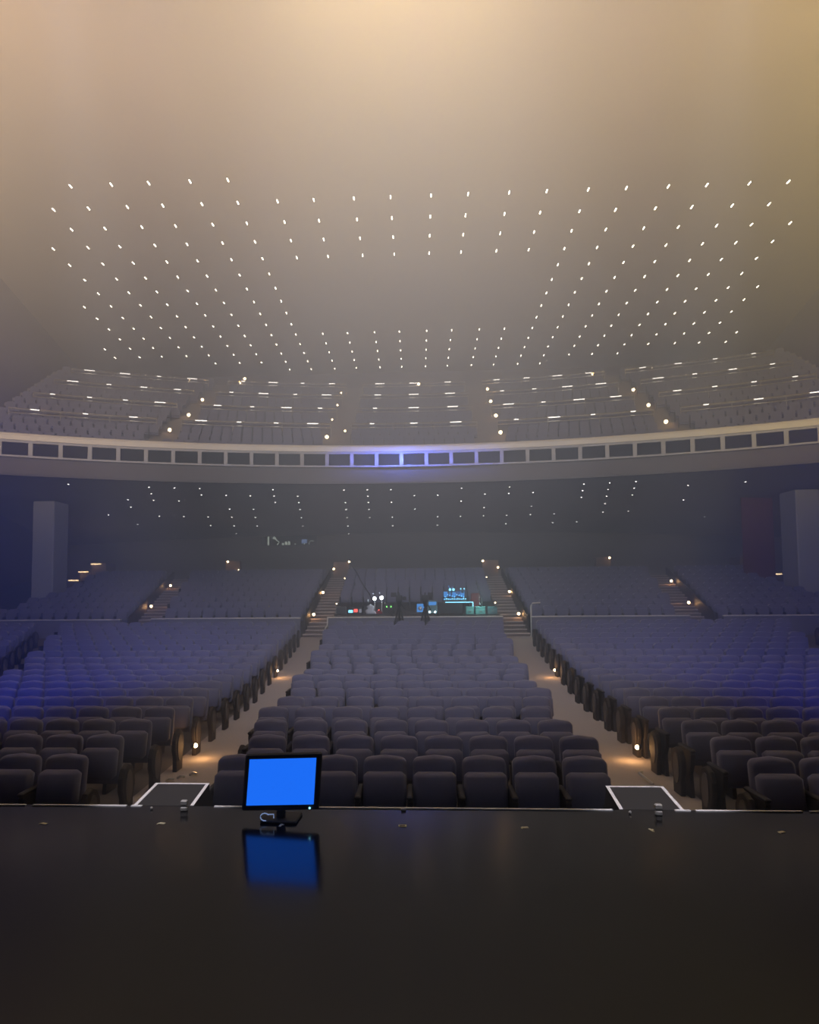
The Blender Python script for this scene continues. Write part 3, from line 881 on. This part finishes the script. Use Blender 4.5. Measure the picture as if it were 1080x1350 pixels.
for x0, x1, m, nm in ((1.99, 2.29, 'teal', 'bright teal case next to the console table'), (2.36, 2.74, 'teal', 'teal case, middle one of three beside the right stairs'), (2.85, 3.2, 'tealdim', 'grey-teal case nearest the right stairs')):
    t = thing('equipment_case', nm, 'case', ((x0 + x1) / 2, 25.9, DZ + .60), group='pale cases by the sound desk')
    h = (x1 - x0) / 2
    MB().box(-h, h, -.2, .2, 0, .24, ch=.012).obj('body', M[m], t)
    MB().box(-h, h, -.2, .2, .245, .30, ch=.012).obj('lid', M[m], t)
    MB().box(-.05, .05, -.225, -.2, .10, .14, ch=.005).obj('handle', M['grey'], t)
lamp('case_fill', 'POINT', (2.5, 25.4, 1.5), 26.0, (.5, 1.0, .95), rad=.06)  # unseen teal fill added to brighten the cases
lamp('console_glow', 'POINT', (1.6, 26.6, 1.75), 4.0, (.25, .6, 1.0), rad=.1)
t = thing('desk_lamp', 'tiny white lamp standing on the teal cases', 'lamp', (2.55, 25.95, DZ + .90))
MB().tube([(0, 0, 0), (0, 0, .08)], .012, 6).obj('stand', M['dark'], t)
MB().ball((-.0, 0, .10), .035, 8, 5).obj('bulb', M['cloth'], t)
t = thing('mic_stand', 'thin dark stand behind the teal cases', 'stand', (2.69, 26.5, DZ))
MB().tube([(0, 0, .02), (0, 0, 1.34)], .022, 6).obj('pole', M['dark'], t)
MB().tube([(0, 0, 0), (0, 0, .03)], .14, 10).obj('base', M['dark'], t)
# video cameras on tripods in the cross aisle
for x, nm, dx in ((-.58, 'left', 1), (.38, 'right', -1)):
    t = thing('video_camera', 'black video camera on a tripod before the sound desk, %s one' % nm, 'video camera', (x, 24.2, floor_z(24.2)), group='tripod cameras')
    MB().prism([(-.26, 1.42), (.20, 1.42), (.24, 1.50), (.22, 1.64), (-.26, 1.66)], 'x', -.11, .11, ch=.02).obj('camera_body', M['black'], t)
    MB().tube([(0, -.26, 1.53), (0, -.30, 1.53), (0, -.48, 1.53)], [.06, .075, .085], 12).obj('lens', M['black'], t)
    MB().box(-.2 * dx - .1, -.2 * dx + .1, -.05, .02, 1.60, 1.76, ch=.01).obj('viewfinder', M['black'], t)
    MB().box(.12, .26, -.02, .02, 1.48, 1.60, ch=.01).obj('monitor', M['black'], t)
    MB().tube([(0, 0, 1.66), (.0, -.1, 1.75), (0, .12, 1.75), (0, .18, 1.66)], .018, 6).obj('top_handle', M['black'], t)
    MB().tube([(0, 0, 1.22), (0, 0, 1.42)], [.06, .09], 10).obj('tripod_head', M['black'], t)
    MB().tube([(.05, .05, 1.36), (.22, .45, 1.10)], .014, 6).obj('pan_bar', M['black'], t)
    MB().tube([(0, 0, .75), (0, 0, 1.24)], .03, 8).obj('centre_column', M['black'], t)
    for q in range(3):
        g = math.radians(90 + 120 * q)
        MB().tube([(.03 * math.cos(g), .03 * math.sin(g), 1.18), (.40 * math.cos(g), .40 * math.sin(g), .015)], [.034, .022], 8).obj('leg', M['black'], t)
t = thing('handrail', 'short white handrail post beside the right centre stairs', 'handrail', (4.42, 25.2, 0))
MB().tube([(0, 0, 0), (0, 0, 1.16), (.05, 0, 1.24), (.35, 0, 1.26)], .03, 8).obj('rail', M['rail'], t)
MB().tube([(0, 0, 0), (0, 0, .02)], .07, 10).obj('base', M['rail'], t)
t = thing('handrail', 'pale slanted handrail at the left end of the desk wall', 'handrail', (-3.34, 24.9, 0))
MB().tube([(0, 0, .78), (.02, -.25, .48), (-.02, -.55, .38)], .025, 8).obj('rail', M['rail'], t)
MB().tube([(-.02, -.5, 0), (-.02, -.5, .40)], .02, 8).obj('post', M['rail'], t)
b = MB(); b.tube([(-3.72, 36.6, 3.38), (-3.1, 33.5, 2.86), (-2.4, 30.0, 2.05), (-1.9, 27.4, 1.62), (-1.8, 26.8, 1.40)], .022, 6)
tag(b.obj('hanging_cable', M['dark']), 'thin dark cable slanting from the left stair head to the sound desk', 'cable')

# ----------------------------------------------------------------- things seen in the booth window
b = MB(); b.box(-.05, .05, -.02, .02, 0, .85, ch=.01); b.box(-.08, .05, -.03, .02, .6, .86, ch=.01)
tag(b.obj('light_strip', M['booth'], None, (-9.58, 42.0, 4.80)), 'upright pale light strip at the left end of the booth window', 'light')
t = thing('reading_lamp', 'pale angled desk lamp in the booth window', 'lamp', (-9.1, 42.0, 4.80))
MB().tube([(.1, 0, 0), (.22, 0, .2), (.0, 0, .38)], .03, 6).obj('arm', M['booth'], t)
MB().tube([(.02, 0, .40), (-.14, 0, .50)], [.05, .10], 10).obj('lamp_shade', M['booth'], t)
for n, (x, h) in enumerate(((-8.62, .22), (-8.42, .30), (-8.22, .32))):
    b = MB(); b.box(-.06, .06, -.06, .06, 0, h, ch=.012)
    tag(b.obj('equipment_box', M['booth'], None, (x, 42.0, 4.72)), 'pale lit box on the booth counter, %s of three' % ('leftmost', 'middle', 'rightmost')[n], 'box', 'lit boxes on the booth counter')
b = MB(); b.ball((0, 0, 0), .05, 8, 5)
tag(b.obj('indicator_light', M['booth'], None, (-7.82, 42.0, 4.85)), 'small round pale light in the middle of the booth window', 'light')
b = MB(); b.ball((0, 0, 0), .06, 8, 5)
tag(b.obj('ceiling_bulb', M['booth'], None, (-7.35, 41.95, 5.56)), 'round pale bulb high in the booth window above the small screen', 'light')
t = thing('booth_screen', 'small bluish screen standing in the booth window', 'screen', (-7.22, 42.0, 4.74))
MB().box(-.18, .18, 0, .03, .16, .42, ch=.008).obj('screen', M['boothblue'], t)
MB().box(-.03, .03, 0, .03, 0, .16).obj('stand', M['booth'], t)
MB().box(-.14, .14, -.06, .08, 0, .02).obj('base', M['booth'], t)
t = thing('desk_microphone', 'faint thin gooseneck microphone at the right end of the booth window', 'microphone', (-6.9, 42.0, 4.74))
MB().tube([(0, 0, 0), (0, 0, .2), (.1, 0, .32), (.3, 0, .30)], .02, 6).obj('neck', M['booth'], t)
b = MB(); b.box(BX0 - .1, BX1 + .1, 41.85, 42.6, 4.32, 4.71)
tag(b.obj('booth_counter', M['black']), 'dark counter inside the booth window', 'counter')

# ----------------------------------------------------------------- stage lighting, with unseen fill spots added
PW = 1.0
WARM = (1.0, .76, .46)
lamp('warm_wash_centre', 'SPOT', (0, 3, 9), 21000 * PW, (1.0, .596, .03), (0, 24, 20), 82, 1.0, .8)
lamp('warm_wash_left', 'SPOT', (-11, 4, 9), 43700 * PW, (1.0, .723, .46), (-16, 27, 20), 76, 1.0, .8)
lamp('warm_wash_right', 'SPOT', (11, 4, 9), 37000 * PW, (1.0, .708, .20), (16, 27, 20), 76, 1.0, .8)
lamp('centre_wash', 'SPOT', (0, -.5, 8), 3300 * PW, (.84, .82, .88), (0, 21, -1), 48, 1.0, .5)
lamp('cool_fill', 'SPOT', (0, 0, 11), 20500 * PW, (.61, .66, .85), (0, 30, 14), 112, 1.0, .6)  # unseen broad fill added to even out the haze
for sg in (-1, 1):
    lamp('side_fill', 'SPOT', (sg * 3, 0, 8), 1800 * PW, (1.0, .82, .68), (sg * 14, 33, 4.5), 30, 1.0, .4)  # unseen fill added to lift the sides under the balcony
lamp('middle_fill', 'SPOT', (0, 1, 9), 10500 * PW, (.98, .86, .80), (0, 34, 8.0), 44, 1.0, .5)  # unseen fill added for the balcony and its underside
lamp('stage_edge_fill', 'SPOT', (0, -1.5, 7), 120 * PW, (.75, .78, 1.0), (0, 5.0, 0), 36, .8, .3)  # unseen fill added to bring up the strip along the stage edge
for sg in (-1, 1):
    lamp('step_fill', 'SPOT', (sg * 2.0, 3.2, 6.5), 1700 * PW, (.95, .9, 1.0), (sg * 2.0, 5.55, 0), 11, .5, .1)  # unseen narrow fill added to brighten the white tape edging
lamp('blue_wash_left', 'SPOT', (-5, -.5, 8), 7800 * PW, (.03, .10, 1.0), (-10.5, 18, -1), 42, 1.0, .5)
lamp('blue_wash_right', 'SPOT', (5, -.5, 8), 5600 * PW, (.02, .07, 1.0), (10.5, 18, -1), 42, 1.0, .5)
lamp('blue_beam_pillar_left', 'SPOT', (-9, 0, 6), 2600 * PW, (.20, .27, 1.0), (-17.5, 30, 3.5), 10, .8, .2)
lamp('blue_beam_pillar_right', 'SPOT', (9, 0, 6), 2200 * PW, (.22, .26, 1.0), (17.5, 30, 3.5), 10, .8, .2)
# unseen blue area fills added before the balcony front, washing the middle frames
for x, p in ((-3.2, 5), (-1.9, 14), (-.6, 26), (.7, 13), (2.0, 6), (3.3, 4)):
    y = -10 + math.sqrt(39.5 ** 2 - x * x)
    l = lamp('blue_front_fill', 'AREA', (x, y, 7.86), p * 1.5, (.10, .17, 1.0), (x, y + 1, 7.84))
    l.data.shape = 'RECTANGLE'; l.data.size = 1.2; l.data.size_y = .04

# ----------------------------------------------------------------- haze and world
wd = bpy.data.worlds.new('hall_air')
SC.world = wd
wd.use_nodes = True
nt = wd.node_tree
nt.nodes['Background'].inputs['Color'].default_value = (0, 0, 0, 1)
nt.nodes['Background'].inputs['Strength'].default_value = 0
vs_ = nt.nodes.new('ShaderNodeVolumeScatter')
vs_.inputs['Color'].default_value = (1, 1, 1, 1)
vs_.inputs['Density'].default_value = 0.026
vs_.inputs['Anisotropy'].default_value = 0.0
nt.links.new(vs_.outputs['Volume'], nt.nodes['World Output'].inputs['Volume'])

cy = SC.cycles
cy.use_denoising = True
cy.max_bounces = 5
cy.diffuse_bounces = 3
cy.glossy_bounces = 2
cy.volume_bounces = 0
cy.sample_clamp_indirect = 2.0
SC.view_settings.view_transform = 'Standard'
SC.view_settings.look = 'None'
SC.view_settings.exposure = 0.0
SC.view_settings.gamma = 1.0
SC.view_settings.use_curve_mapping = False
